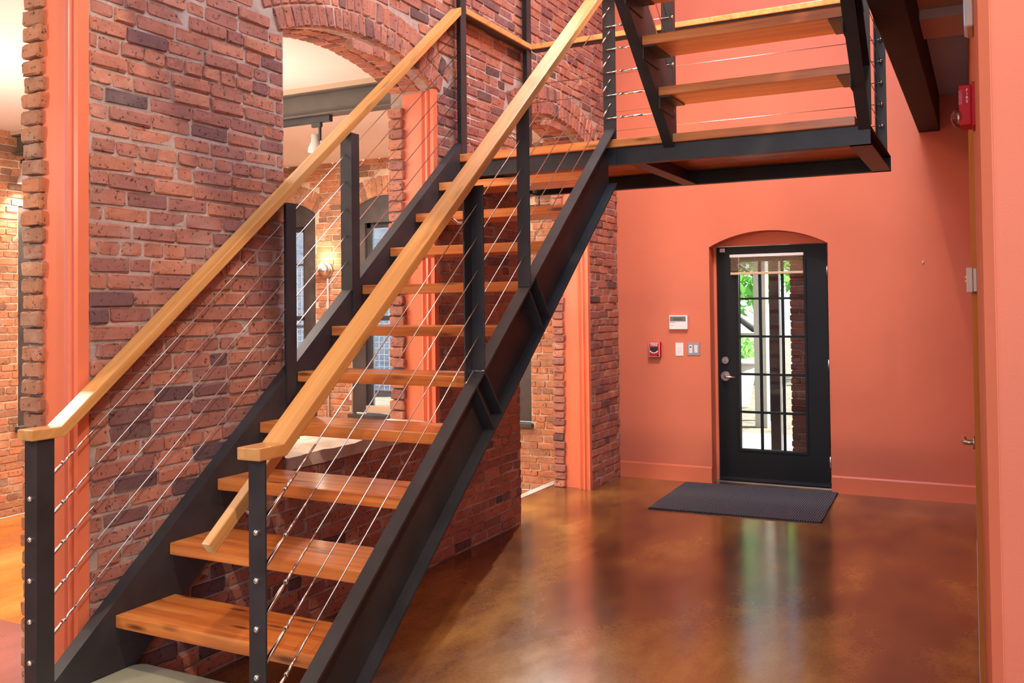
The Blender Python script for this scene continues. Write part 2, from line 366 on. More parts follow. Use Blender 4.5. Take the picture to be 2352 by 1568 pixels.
def emit_bricks(entries, parent, mat, cap=300, seen=None, name='brick', extra=0):
    """the largest in view as single parts, the rest joined as one stuff part"""
    sc = []
    for i, (M, me, area, r) in enumerate(entries):
        q = project(M.translation); s = 0
        if q and -20 < q[0] < IW+20 and -20 < q[1] < IH+20 and (seen is None or seen(q[0], q[1])): s = area/q[2]**2
        sc.append((s, i))
    sc.sort(reverse=True); single = set(i for s, i in sc[:cap] if s > 0)
    off = WL[parent.name]; V = []; Fc = []; R = []; n0 = 0
    for i, (M, me, area, r) in enumerate(entries):
        if i in single:
            o = bpy.data.objects.new(name, me); COL.objects.link(o); o.parent = parent; o.matrix_local = Matrix.Translation(-off) @ M
        else:
            key = me.name
            if key not in CACHE:
                v = np.empty(len(me.vertices)*3); me.vertices.foreach_get('co', v); CACHE[key] = (v.reshape(-1, 3), [tuple(p.vertices) for p in me.polygons])
            v, fs = CACHE[key]; A = np.array(M); w = v @ A[:3, :3].T + A[:3, 3] - np.array(off)
            V.append(w); Fc += [tuple(k+n0 for k in f) for f in fs]; R.append(np.full(len(v), r)); n0 += len(v)
    if V:
        me = bpy.data.meshes.new('brickwork'); me.from_pydata(np.vstack(V).tolist(), [], Fc); me.update()
        at = me.attributes.new('rnd', 'FLOAT', 'POINT'); at.data.foreach_set('value', np.concatenate(R).tolist())
        o = link('brickwork', me, mat, parent); o['kind'] = 'stuff'
CACHE = {}
# ------------------------------------------------------------------ room shell
XW, YD = -2.947, 7.853          # face of the brick wall beside the stair, face of the coral wall with the door
WT = .35                        # thickness of the brick wall
ROOF = 6.2; LZ = -.20           # roof, floor level of the room beyond the brick wall
ZC = 3.08; XF = -7.4            # ceiling and far wall of that room
PIERS = [(-3.6, .94), (2.323, 3.396), (4.781, 5.867), (7.192, 7.853)]
OPEN = [(.94, 2.323), (3.396, 4.781), (5.867, 7.192)]
SPR, CRN = 2.865, 3.00
def arc(y0, y1, spr=SPR, crn=CRN):
    w = (y1-y0)/2; s = crn-spr; R = (w*w+s*s)/(2*s); return (y0+y1)/2, crn-R, R
def arc_pts(y0, y1, n=20, spr=SPR, crn=CRN):
    cy, cz, R = arc(y0, y1, spr, crn); t = math.asin((y1-y0)/2/R); return [(cy+R*math.sin(-t+2*t*i/n), cz+R*math.cos(-t+2*t*i/n)) for i in range(n+1)]
fl = solo('floor', MB().box(XW-WT-.03, 4, -3.6, YD+.4, -.22, 0), FLOOR, 'glossy mottled brown stained concrete floor of the stair hall', 'floor', kind='structure')
solo('floor_edge', MB().box(XW-WT-.10, XW-WT-.031, 5.75, YD, -.2, .004), CONC, 'pale grey concrete edge of the hall floor by the brick doorway', 'floor', kind='structure')
solo('floor_room', MB().box(XF, XW-WT-.101, 3.35, YD, LZ-.1, LZ), FLOOR_O, 'amber coloured floor of the room beyond the brick wall', 'floor', kind='structure')  # floor colour steps from plum near to amber far
solo('floor_room', MB().box(XF, XW-WT-.101, -3.6, 3.349, LZ-.1, LZ), FLOOR_P, 'plum coloured floor panel in the near part of the side room', 'floor', kind='structure')
# brick wall beside the stair
wl = thing('wall_left', (XW, 0, 0), 'old red brick wall with arched openings beside the stair', 'wall', kind='structure')
core = MB(); xm = XW-.007
for a, b in PIERS: core.box(XW-WT+.008, xm, a, b, LZ, SPR)
core.box(XW-WT+.008, xm, 3.396, 4.781, LZ, .775)
for y0, y1 in OPEN:
    ap = arc_pts(y0, y1)
    for (ya, za), (yb, zb) in zip(ap, ap[1:]): core.prism([(ya, za+.008), (yb, zb+.008), (yb, 3.1), (ya, 3.1)], 0, XW-WT+.008, xm)
core.box(XW-WT+.008, xm, -3.6, YD, 3.1, ROOF)
for a, b in PIERS: core.box(XW-WT+.008, xm, a, b, SPR, 3.1)
part('mortar_bed', core, MORTAR, wl)
RT = .112
def w_mask(y, z):
    for y0, y1 in OPEN:
        cy, cz, R = arc(y0, y1)
        if y0-.0 < y < y1+.0 and z < SPR and not (y0 == 3.396 and z < .775): return False
        if R-.02 < math.hypot(y-cy, z-cz) < R+2*RT+.004 and z > cz and abs(math.atan2(y-cy, z-cz)) < math.asin((y1-y0)/2/R)+(.028 if math.hypot(y-cy, z-cz) < R+RT else .055): return False
    return True
faceW = (lambda a, z: (XW, a, z), math.pi/2)
zq = [.005, .005+12*BJ, .005+44*BJ]
bl_ = lay(2.325, 5.866, zq[0], zq[1]-.001, None, 3)+lay(7.193, 7.851, zq[0], zq[1]-.001, None, 4)
for a, b in PIERS[1:]: bl_ += lay(a+.002, b-.001, zq[1], zq[2]-.001, None, int(a*10))
bl_ += lay(2.325, 7.851, zq[2], 4.5, w_mask, 9)
ent = brick_entries('h', bl_, faceW, 5, .0055)
for k, (y0, y1) in enumerate(OPEN[1:] + OPEN[:1]):
    cy, cz, R = arc(y0, y1); t = math.asin((y1-y0)/2/R); 
    for dx in range(3):
        fx = (lambda a, z, d=dx: (XW-d*.116, a, z), math.pi/2)
        if dx == 0:
            ent += ring_entries('h', cy, cz, R, RT, -t-.02, t+.02, fx, 20+k); ent += ring_entries('h', cy, cz, R+RT, RT, -t-.05, t+.05, fx, 40+k)
        else:
            es = ring_entries('h', cy, cz, R, RT, -t, t, fx, 60+k+dx*9)
            es = [(M @ Matrix.Diagonal((1, 2.2, 1, 1)), me, a*.3, r) for M, me, a, r in es]; ent += es
# brick strips at the far side of each opening's jamb
for (jy, z0, z1) in ((2.323, LZ, SPR-.03), (4.781, .84, SPR-.03), (7.192, 0, SPR-.03)):
    n = int((z1-z0)/BJ)
    for i in range(n):
        rg = random.Random(i*3+int(jy*10)); w = .105+rg.uniform(-.008, .008); z = z0+(i+.5)*BJ
        M = Matrix.Translation((XW-WT+.003+w/2, jy-.030+rg.uniform(-.006, .006), z)) @ Matrix.Rotation(rg.uniform(-.05, .05), 4, 'Z') @ Matrix.Diagonal((w/.095, 1.3, rg.uniform(.97, 1.03), 1))
        ent.append((M, PROTO['wh'][i % 10], w*BH, rg.random()))  # warmer brick set: the side room's warm light is put into the colour
emit_bricks(ent, wl, BR_HALL, 300)
# painted jamb boards with stepped mouldings at the openings
for n, (jy, z0, lab) in enumerate(((2.323, LZ, 'coral jamb board with stepped moulding beside the nearest brick pier'), (4.781, .84, 'coral jamb board with stepped moulding inside the arched window opening'), (7.192, 0, 'coral jamb board with stepped moulding at the far doorway'))):
    t = thing('trim_%d' % (n+1), (XW-.17, jy, z0), lab, 'trim', kind='structure'); z1 = SPR-.005
    part('jamb_board', MB().box(-3.205, -3.062, jy-.004, jy+.0, z0, z1), CORAL_T, t, .001)
    prof = [(-3.062, jy), (-3.062, jy-.018), (-3.046, jy-.030), (-3.030, jy-.018), (-3.018, jy-.018), (-3.012, jy-.040), (-2.998, jy-.044), (-2.988, jy-.030), (-2.976, jy-.030), (-2.972, jy-.046), (-2.950, jy-.046), (-2.950, jy)]
    part('moulding', MB().prism(prof, 2, z0, z1), CORAL_T, t)
sl_ = MB(); rg = random.Random(4)
N = 16
for i in range(N):
    y0 = 3.40+(4.777-3.40)*i/N; y1 = 3.40+(4.777-3.40)*(i+1)/N
ys = [3.40+1.377*i/N for i in range(N+1)]
top = [(XW+.010+rg.uniform(-.006, .004), y, .838+rg.uniform(-.006, .005)) for y in ys]; mid = [(XW-.10, y, .846+rg.uniform(-.004, .006)) for y in ys]; bk = [(XW-WT, y, .85) for y in ys]
fr = [(XW+.012+rg.uniform(-.004, .003), y, .776) for y in ys]; bb = [(XW-WT, y, .776) for y in ys]
V = fr+top+mid+bk+bb; m = N+1; Fs = []
for r_ in range(4):
    for i in range(N): Fs.append((r_*m+i, r_*m+i+1, (r_+1)*m+i+1, (r_+1)*m+i))
for i in range(N): Fs.append((4*m+i, 4*m+i+1, i+1, i))
Fs += [(0, m, 2*m, 3*m, 4*m), (N, 4*m+N, 3*m+N, 2*m+N, m+N)]
solo('stone_sill', MB().add(V, Fs), STONE, 'rough pale sandstone sill of the arched opening behind the treads', 'sill', kind='structure')
# coral wall with the arched door niche
DX0, DX1, DSPR, DCRN = -2.112, -1.132, 2.025, 2.150
wb = MB(); ap = arc_pts(DX0, DX1, 20, DSPR, DCRN); yb_ = YD+.26
wb.box(XW-.02, DX0, YD, yb_, -.1, ROOF); wb.box(DX1, 1.0, YD, yb_, -.1, ROOF); wb.box(DX0, DX1, YD, yb_, 2.3, ROOF)
for (xa, za), (xb, zb) in zip(ap, ap[1:]): wb.prism([(xa, za), (xb, zb), (xb, 2.3), (xa, 2.3)], 1, YD, yb_)
solo('wall_back', wb, CORAL, 'coral plaster wall with the arched niche of the black door', 'wall', kind='structure')
for nm, x0, x1, lab in (('baseboard_left', XW+.002, DX0-.001, 'coral baseboard between the brick pier and the black door'), ('baseboard_right', DX1+.001, -.09, 'coral baseboard to the right of the black door')):
    solo(nm, MB().prism([(YD, 0), (YD-.018, 0), (YD-.018, .128), (YD-.010, .140), (YD, .140)], 0, x0, x1), CORAL_T, lab, 'baseboard', kind='structure')
# right wall (seen almost edge-on) and the near coral wall face
PY = 2.35
def xr(y): return -.002-.084*(y-PY)/(YD-PY)
solo('wall_right', MB().prism([(xr(PY+.03), PY+.03), (.02, PY+.002), (.4, PY+.002), (.4, YD-.001), (xr(YD), YD-.001)], 2, 0, ROOF), CORAL, 'coral side wall of the hall carrying the door with the lever handle', 'wall', kind='structure')
solo('wall_near', MB().box(.018, 4, PY, PY+.20, 0, ROOF), CORAL, 'large coral wall face nearest the camera at the right edge', 'wall', kind='structure', bevel=.012, seg=3)
# unseen shell behind the camera: side wall, window wall, roof
solo('wall_side', MB().box(4, 4.2, -3.6, PY, 0, ROOF), CORAL, 'coral wall on the far right behind the camera', 'wall', kind='structure')
bwm = MB(); bwm.box(-7.6, -2.2, -3.9, -3.6, -.3, ROOF); bwm.box(3.4, 4.2, -3.9, -3.6, -.3, ROOF); bwm.box(-2.2, 3.4, -3.9, -3.6, -.3, .7); bwm.box(-2.2, 3.4, -3.9, -3.6, 4.7, ROOF)
solo('wall_front', bwm, CORAL, 'coral wall with tall windows behind the camera', 'wall', kind='structure')
rf = MB(); rf.box(-3.4, 4.2, -3.9, 2.0, ROOF, ROOF+.2); rf.box(-3.4, -1.9, 2.0, 6.4, ROOF, ROOF+.2); rf.box(1.2, 4.2, 2.0, 6.4, ROOF, ROOF+.2); rf.box(-3.4, 4.2, 6.4, 8.2, ROOF, ROOF+.2)
solo('ceiling', rf, WHITE, 'cream roof ceiling with roof light high above the stair', 'ceiling', kind='structure')
# low ceiling at the right: upper floor slab with beam
solo('ceiling_upper_floor', MB().box(-.285, .40, 5.80, YD, 3.132, 3.32), GREYC, 'grey ceiling panel beneath the upper floor at the top right', 'ceiling', kind='structure')
solo('ceiling_soffit', MB().box(-.285, .40, 5.38, 5.80, 3.05, 3.32), SOFF, 'pinkish soffit beam under the upper floor at the top right', 'ceiling', kind='structure')
solo('ceiling_fascia', MB().box(-.285, .40, 2.36, 5.379, 3.10, 3.32), TIMB, 'brown timber ceiling strip at the very top right corner', 'ceiling', kind='structure')
solo('steel_beam', MB().box(-.437, -.286, 2.0, YD, 2.857, 3.34), BLKM, 'black steel beam running into the coral wall at the upper right', 'beam', bevel=.004)
# ------------------------------------------------------------------ room beyond the brick wall
we = thing('wall_end', (-5, YD, LZ), 'warm lit orange brick wall with dark framed windows in the side room', 'wall', kind='structure')
WIN = [(-7.30, -6.402), (-5.934, -5.03), (-4.73, -3.835)]; WZ0, WSPR, WCRN = .44, 2.555, 2.70
cm = MB(); xs = [XF]+[v for w in WIN for v in w]+[XW-WT+.02]
for i in range(0, len(xs), 2): cm.box(xs[i], xs[i+1], YD+.010, YD+.26, LZ, ZC)
for a, b in WIN:
    cm.box(a, b, YD+.010, YD+.26, LZ, WZ0-.06); apw = arc_pts(a, b, 14, WSPR, WCRN)
    for (xa, za), (xb, zb) in zip(apw, apw[1:]): cm.prism([(xa, za), (xb, zb), (xb, ZC), (xa, ZC)], 1, YD+.010, YD+.26)
part('mortar_bed', cm, MORTAR_W, we)
def e_mask(x, z):
    for a, b in WIN:
        cx, cz, R = arc(a, b, WSPR, WCRN)
        if a < x < b and WZ0-.06 < z < WSPR: return False
        if z > WSPR-.05 and math.hypot(x-cx, z-cz) < R+.21 and a-.05 < x < b+.05: return False
    return True
faceE = (lambda a, z: (a, YD, z), 0.0)
ee = brick_entries('w', lay(XF+.005, XW-WT+.018, LZ, ZC, e_mask, 11, 7), faceE, 6)
for k, (a, b) in enumerate(WIN):
    cx, cz, R = arc(a, b, WSPR, WCRN); t = math.asin((b-a)/2/R); ee += ring_entries('w', cx, cz, R, .20, -t-.02, t+.02, faceE, 80+k)
emit_bricks(ee, we, BR_WARM, 300, lambda u, v: (650 < u < 905 and v > 340) or (1190 < u < 1305))
wf = thing('wall_far', (XF, 4, LZ), 'pale lit brick wall of the side room at the left edge', 'wall', kind='structure')
FW0, FW1 = 5.13, 6.1
cf = MB(); cf.box(XF-.2, XF-.010, -3.6, FW0, LZ, ZC); cf.box(XF-.2, XF-.010, FW1, YD+.26, LZ, ZC); cf.box(XF-.2, XF-.010, FW0, FW1, LZ, .55); cf.box(XF-.2, XF-.010, FW0, FW1, 2.45, ZC)
part('mortar_bed', cf, MORTAR_W, wf)
ef = brick_entries('w', lay(3.6, 7.84, LZ, ZC, lambda a, z: not (FW0 < a < FW1 and .55 < z < 2.45), 17, 7), (lambda a, z: (XF, a, z), math.pi/2), 8)
emit_bricks(ef, wf, BR_WARM, 300, lambda u, v: u < 48)
solo('ceiling_room', MB().box(XF-.2, XW-WT+.02, -3.6, YD, ZC, ZC+.1), WHITE, 'cream ceiling of the side room seen through the arch', 'ceiling', kind='structure')
solo('wall_room_front', MB().box(XF-.2, XW-WT+.02, -3.7, -3.6, LZ, ZC), WHITE, 'cream wall of the side room behind the camera', 'wall', kind='structure')
def window(n, a, b, label):
    t = thing('window_%d' % n, (a, YD+.05, WZ0), label, 'window', kind='structure'); y0, y1 = YD+.03, YD+.10; fw = .17
    ap = arc_pts(a+.002, b-.002, 14, WSPR-.004, WCRN-.004); gt = 2.42
    fr = MB(); fr.box(a+.002, a+fw, y0, y1, WZ0, gt); fr.box(b-fw, b-.002, y0, y1, WZ0, gt); 
    poly = [(a+.002, gt), (b-.002, gt)]+ap[::-1]
    fr.prism(poly, 1, y0, y1); part('frame', fr, DARKB, t)
    sa = MB(); g0, g1 = a+fw, b-fw
    for q in ((g0, g0+.045, WZ0+.05, gt), (g1-.045, g1, WZ0+.05, gt), (g0, g1, gt-.05, gt), (g0, g1, WZ0, WZ0+.07), (g0, g1, 1.40, 1.45)): sa.box(q[0], q[1], y1-.03, y1+.03, q[2], q[3])
    part('sash', sa, BLACK, t)
    for z0, z1 in ((WZ0+.07, 1.40), (1.45, gt-.05)): part('pane', MB().box(g0+.045, g1-.045, y1-.003, y1+.003, z0, z1), GLASS, t)
    part('stool', MB().box(a-.02, b+.02, YD-.04, y1, WZ0-.055, WZ0-.012), DARKB, t, .004)
    part('bottom_rail', MB().box(g0, g1, y0-.005, y1-.03, WZ0, WZ0+.075), TIMB, t, .004)
window(1, *WIN[0], 'dark framed arched window left of the wall sconce'); window(2, *WIN[1], 'dark framed arched window right of the wall sconce'); window(3, *WIN[2], 'dark framed window seen behind the low wall corner')
t = thing('window_4', (XF-.05, 5.6, .55), 'dark framed window at the left picture edge', 'window', kind='structure')
fr = MB(); fr.box(XF-.10, XF-.02, FW0+.002, FW0+.12, .55, 2.45); fr.box(XF-.10, XF-.02, FW1-.12, FW1-.002, .55, 2.45); fr.box(XF-.10, XF-.02, FW0+.12, FW1-.12, 2.33, 2.45); fr.box(XF-.10, XF-.02, FW0+.12, FW1-.12, .55, .65)
part('frame', fr, DARKB, t); part('pane', MB().box(XF-.062, XF-.056, FW0+.12, FW1-.12, .65, 2.33), GLASS, t); part('stool', MB().box(XF-.10, XF+.05, FW0-.03, FW1+.03, .50, .549), DARKB, t, .004)
# ceiling beam, track, track lamps and added lights of the side room
bm_ = thing('ceiling_beam', (-5.2, 5.1, 2.85), 'grey brown steel I beam under the cream ceiling of the side room', 'beam')
by = 5.06
part('web', MB().box(XF, XW-WT+.0, by+.05, by+.058, 2.89, 3.04), BEAMG, bm_); part('top_flange', MB().box(XF, XW-WT+.0, by, by+.11, 3.035, 3.045), BEAMG, bm_)
part('bottom_flange', MB().box(XF, XW-WT+.0, by, by+.11, 2.88, 2.89), BEAMG, bm_); part('timber_nailer', MB().box(XF, XW-WT+.0, by-.01, by+.12, 3.045, ZC), TIMB, bm_)
tr = solo('light_track', MB().box(XF+.1, -4.02, by+.035, by+.075, 2.835, 2.879), BLACK, 'black lighting track under the steel beam', 'light track', bevel=.003)
def track_lamp(x, y, z, tgt, lab, energy):
    t = thing('track_light', (x, y, z-.12), lab, 'lamp', 'track lights in the side room')
    d = (Vector(tgt)-Vector((x, y, z))).normalized()
    p0 = Vector((x, y, z)); q = p0+d*.125
    part('bracket', MB().box(x+.028, x+.044, y-.01, y+.01, z-.045, z+.072).box(x-.03, x+.05, y-.015, y+.015, z+.05, z+.083), BLACK, t, .002)
    part('shade', MB().tube([p0-d*.005, p0, p0+d*.055, q-d*.025, q], [.012, .031, .033, .052, .055], 16, False), GREYT, t)
    part('bulb', MB().tube([q-d*.012, q-d*.006], .048, 16), BULB, t)
    l = light('track_light_beam', 'SPOT', q+d*.01, tgt, energy, WARM, spot_size=1.7, spot_blend=.6, shadow_soft_size=.04)
track_lamp(-4.155, by+.055, 2.755, (-4.155, 5.115, 0), 'grey track light glowing in the arched opening', 150)
track_lamp(-7.31, by+.055, 2.755, (-7.31, 5.115, 0), 'grey track light glowing at the left picture edge', 60)
light('added_room_light', 'AREA', (-5.2, 6.3, 3.05), (-5.2, 6.3, 0), 110, ROOMW, shape='RECTANGLE', size=1.6, size_y=1.2)  # area lights added under the ceiling, without fixtures
light('added_room_light', 'AREA', (-5.0, 3.0, 3.05), (-5.0, 3.0, 0), 90, ROOMW, shape='RECTANGLE', size=1.6, size_y=1.6)
light('added_room_light', 'SPOT', (-3.43, 7.41, 2.95), (-1.7, 4.2, 0), 360, ROOMW, spot_size=1.7, spot_blend=.5, shadow_soft_size=.012)  # added spot without a fixture, throws the lit wedge onto the hall floor
light('added_room_light', 'POINT', (-4.3, 4.2, 2.2), (0, 0, 0), 36, ROOMW, shadow_soft_size=.12)  # added out of view to brighten the side room ceiling
light('added_room_light', 'POINT', (-5.8, 3.0, 2.0), (0, 0, 0), 95, ROOMW, shadow_soft_size=.12)  # second light added out of view for the same ceiling
light('added_room_light', 'POINT', (-4.3, .7, 2.3), (0, 0, 0), 62, ROOMW, shadow_soft_size=.12)  # added out of view to light the jamb of the nearest pier
s = thing('fire_sprinkler', (-5.55, 7.3, 3.0), 'small chrome sprinkler head on the cream ceiling', 'sprinkler')
sx, sy_ = -4.0, 5.9
s.location = (sx, sy_, 3.0); WL[s.name] = Vector((sx, sy_, 3.0))
part('escutcheon', MB().tube([(sx, sy_, ZC), (sx, sy_, ZC-.012)], [.035, .028], 14), STAIN, s); part('stem', MB().tube([(sx, sy_, ZC-.012), (sx, sy_, ZC-.045)], .008, 8), STAIN, s)
part('deflector', MB().tube([(sx, sy_, ZC-.062), (sx, sy_, ZC-.066)], .018, 12).box(sx-.016, sx-.012, sy_-.003, sy_+.003, ZC-.064, ZC-.04).box(sx+.012, sx+.016, sy_-.003, sy_+.003, ZC-.064, ZC-.04), STAIN, s)
# wall sconce and its conduit
cx, cz = -6.238, 1.935
s = thing('wall_sconce', (cx, YD, cz), 'round brushed metal uplight sconce on the orange brick wall', 'lamp')
part('back_plate', MB().tube([(cx, YD-.002, cz), (cx, YD-.03, cz)], .085, 20), NICK, s)
part('dome', MB().ball((cx, YD-.055, cz), .070, 16, 10, (1, .8, 1)), NICK, s); part('visor', MB().prism([(cx-.15, YD-.10), (cx+.02, YD-.16), (cx+.06, YD-.04), (cx-.10, YD-.03)], 2, cz-.012, cz-.002), NICK, s)
part('bulb', MB().ball((cx-.01, YD-.075, cz+.035), .038, 10, 6), BULB, s)
light('sconce_light', 'POINT', (cx, YD-.13, cz+.12), (cx, YD, cz), 4.5, WARM, shadow_soft_size=.03)
s = thing('electrical_conduit', (cx+.02, YD, LZ), 'thin grey conduit running down from the wall sconce', 'conduit')
part('pipe', MB().tube([(cx+.025, YD-.022, LZ), (cx+.025, YD-.022, cz-.085)], .011, 8), GREYT, s); part('clamp', MB().box(cx-.005, cx+.075, YD-.036, YD-.003, 1.40, 1.42), GREYT, s)
s = thing('black_rail', (-3.6, 7.28, 2.4), 'black double rail above the far brick doorway', 'rail')
part('upper_bar', MB().box(-4.4, -3.30, 7.27, 7.31, 2.50, 2.535), BLACK, s); part('lower_bar', MB().tube([(-4.4, 7.29, 2.41), (-3.30, 7.29, 2.41)], .012, 8), BLACK, s)
for x in (-3.46, -3.9, -4.3): part('stem', MB().tube([(x, 7.29, 2.41), (x, 7.29, 2.50)], [.008, .006], 8), BLACK, s)
# ------------------------------------------------------------------ the stair
XL, XRR, Y0, RUN, Z0, RISE, TH = -2.870, -1.915, 2.3717, .25423, .42085, .20591, .0468
SLP = RISE/RUN; YL = Y0+10*RUN; ZL = Z0+10*RISE; CT, CB = .0474, -.2858; FLW = .059
def zs(y, c): return Z0+c+SLP*(y-Y0)
st_ = thing('staircase', (-2.39, 2.2, 0), 'black steel switchback staircase with orange fir treads and cable railing', 'staircase')
def chan(yA, yB, xi, sgn, zf, cutA=None, cutB=None):
    """inclined channel: web at xi, flanges towards sgn"""
    tw, tf = .008, .010; m = MB()
    def slab(x0, x1, c0, c1): m.prism([(yA, zf(yA, c0)), (yB, zf(yB, c0)), (yB, zf(yB, c1)), (yA, zf(yA, c1))], 0, min(x0, x1), max(x0, x1))
    k = tf/.777
    slab(xi, xi+sgn*tw, CB, CT); slab(xi+sgn*tw, xi+sgn*FLW, CT-k, CT); slab(xi+sgn*tw, xi+sgn*FLW, CB, CB+k); return m
yb0 = Y0-(Z0+CT)/SLP-.0
def stringer(xi, sgn, lab):
    # the foot is cut level with the floor
    tw, k = .008, .010/.777; m = MB(); yt = YL+.035
    yA, yBt = Y0-(Z0+CB)/SLP, Y0-(Z0+CT)/SLP
    m.prism([(yBt, 0), (yA, 0), (yt, zs(yt, CB)), (yt, zs(yt, CT))], 0, min(xi, xi+sgn*tw), max(xi, xi+sgn*tw))
    a, b = sorted((xi+sgn*tw, xi+sgn*FLW))
    m.prism([(yBt, 0), (yBt+k/SLP, 0), (yt, zs(yt, CT-k)), (yt, zs(yt, CT))], 0, a, b); m.prism([(yA-k/SLP, 0), (yA, 0), (yt, zs(yt, CB)), (yt, zs(yt, CB+k))], 0, a, b)
    o = part('stringer', m, BLACK, st_, label=lab); return o
sL = stringer(XL, -1, 'black channel stringer against the brick wall'); sR = stringer(XRR, 1, 'black channel stringer on the open side')
for yq in (3.300, 3.372, 3.800, 3.872):
    # stiffeners welded square between the flanges of the outer stringer
    dz = .259; ny, nz = -SLP/math.hypot(1, SLP), 1/math.hypot(1, SLP); ty, tz = nz, -ny
    p = Vector((0, yq, zs(yq, CT-.013))); q = p-Vector((0, ny, nz))*(dz-.02); e = Vector((0, ty, tz))*.004
    part('stiffener', MB().prism([((p-e).y, (p-e).z), ((p+e).y, (p+e).z), ((q+e).y, (q+e).z), ((q-e).y, (q-e).z)], 0, XRR+.008, XRR+FLW-.001), BLACK, sR)
TD = .2817
for i in range(10):
    y, z = Y0+i*RUN, Z0+i*RISE
    part('tread', MB().box(XL+.001, XRR-.001, y, y+TD, z-TH, z), TREAD, st_, .004, 2)
    for xa, s_ in ((XL, 1), (XRR, -1)):
        part('tread_bracket', MB().box(min(xa, xa+s_*.055), max(xa, xa+s_*.055), y+.012, y+TD-.02, z-TH-.007, z-TH-.0005).box(min(xa, xa+s_*.006), max(xa, xa+s_*.006), y+.012, y+TD-.02, z-TH-.06, z-TH-.007), BLACK, st_)
def angle_post(parent, x0, x1, yp, inner, away, ztop, zfun, foot, name='post', th=.0065, mat=BLACK, fl=.066):
    """angle iron post: plate facing -Y at yp and one flange at the inner x"""
    m = MB(); zb = zfun(yp)
    m.box(x0, x1, yp, yp+th, zb, ztop)
    xi = (x1-th, x1) if inner > 0 else (x0, x0+th)
    ya, yb = (yp+th, yp+fl) if away else (yp+th-fl, yp)
    if foot: zA, zB = foot(ya), foot(yb)
    else: zA = zB = zb
    m.prism([(ya, zA), (yb, zB), (yb, ztop), (ya, ztop)], 0, xi[0], xi[1])
    return part(name, m, mat, parent)
fT = lambda y: zs(y, CT); CR, CLR = .922, .905
lap = lambda y: zs(y, CT)-.13
RXL, RXR = (-2.936, -2.858), (-1.936, -1.850); TW = .037
ztR = lambda y: zs(y, CR)-.048; ztL = lambda y: zs(y, CLR)-.048
P1 = angle_post(st_, -2.933, -2.869, 2.056, 1, True, 1.104, lambda y: 0, None); R1 = angle_post(st_, -1.917, -1.855, 2.047, -1, True, 1.106, lambda y: 0, None)
P2 = angle_post(st_, -2.933, -2.8635, 3.372, 1, False, ztL(3.30), fT, lap); R2 = angle_post(st_, -1.9205, -1.857, 3.366, -1, False, ztR(3.30), fT, fT)
P3 = angle_post(st_, -2.933, -2.8635, 3.806, 1, True, ztL(3.80), fT, lap); R3 = angle_post(st_, -1.9205, -1.857, 3.808, -1, True, ztR(3.80), fT, fT)
for P_, yq, zq in ((R2, 3.36, None), (R3, 3.803, None)):
    rg = random.Random(3); pts = [(-1.917+.06*k/9, yq+rg.uniform(-.002, .001), zs(yq, CT)+rg.uniform(.001, .005)) for k in range(10)]
    part('weld_bead', MB().tube(pts, .0035, 6), NICK if yq < 3.5 else BLACK, P_)
part('weld_bead', MB().tube([(-1.909, 3.30+.007*k, zs(3.30+.007*k, CT)+.002+.002*(k % 2)) for k in range(9)], .0035, 6), NICK, R2)
def hrail(x0, x1, c, yend, y1, ztop):
    # level start, then the slope; top at ztop / slope line c
    yk = Y0+(ztop-Z0-c)/SLP; n = Vector((-SLP, 1)).normalized(); 
    ykb = yk+TW*math.tan(math.atan(SLP)/2)
    poly = [(yend, ztop-TW), (ykb, ztop-TW), (y1, zs(y1, c)-TW*math.hypot(1, SLP)), (y1, zs(y1, c)), (yk, ztop), (yend, ztop)]
    return MB().prism(poly, 0, x0, x1)
part('handrail', hrail(*RXR, CR, 2.020, 4.975, 1.142), RAILW, st_, .004, 2, 'honey coloured wooden handrail on the open side')
part('handrail', hrail(*RXL, CLR, 2.030, 4.93, 1.140), RAILW, st_, .004, 2, 'honey coloured wooden handrail along the brick wall')
# lower grab rail inside the open-side posts
GX0, GX1, GC = -2.012, -1.979, .787; gy0, gy1 = 1.955, 4.18; ct_ = SLP/math.hypot(1, SLP)
nv = Vector((-SLP, 1)).normalized()*.039
p0 = Vector((gy0, zs(gy0, GC))); p1 = Vector((gy1, zs(gy1, GC)))
gr = part('grab_rail', MB().prism([(p0.x, p0.y), (p1.x, p1.y), (p1.x-nv.x, p1.y-nv.y), (p0.x-nv.x, p0.y-nv.y)], 0, GX0, GX1), RAILW, st_, .004, 2, 'lower wooden grab rail on steel brackets')
for yq in (2.12, 3.33, 3.87):
    zq = zs(yq, GC)-.05; xp = -1.917
    part('rail_bracket', MB().tube([(xp, yq, zq-.045), (xp-.04, yq, zq-.045), (xp-.075, yq, zq-.02), (xp-.08, yq, zq+.002)], .006, 8).tube([(xp-.002, yq, zq-.045), (xp-.008, yq, zq-.045)], .02, 12), STAIN, gr)
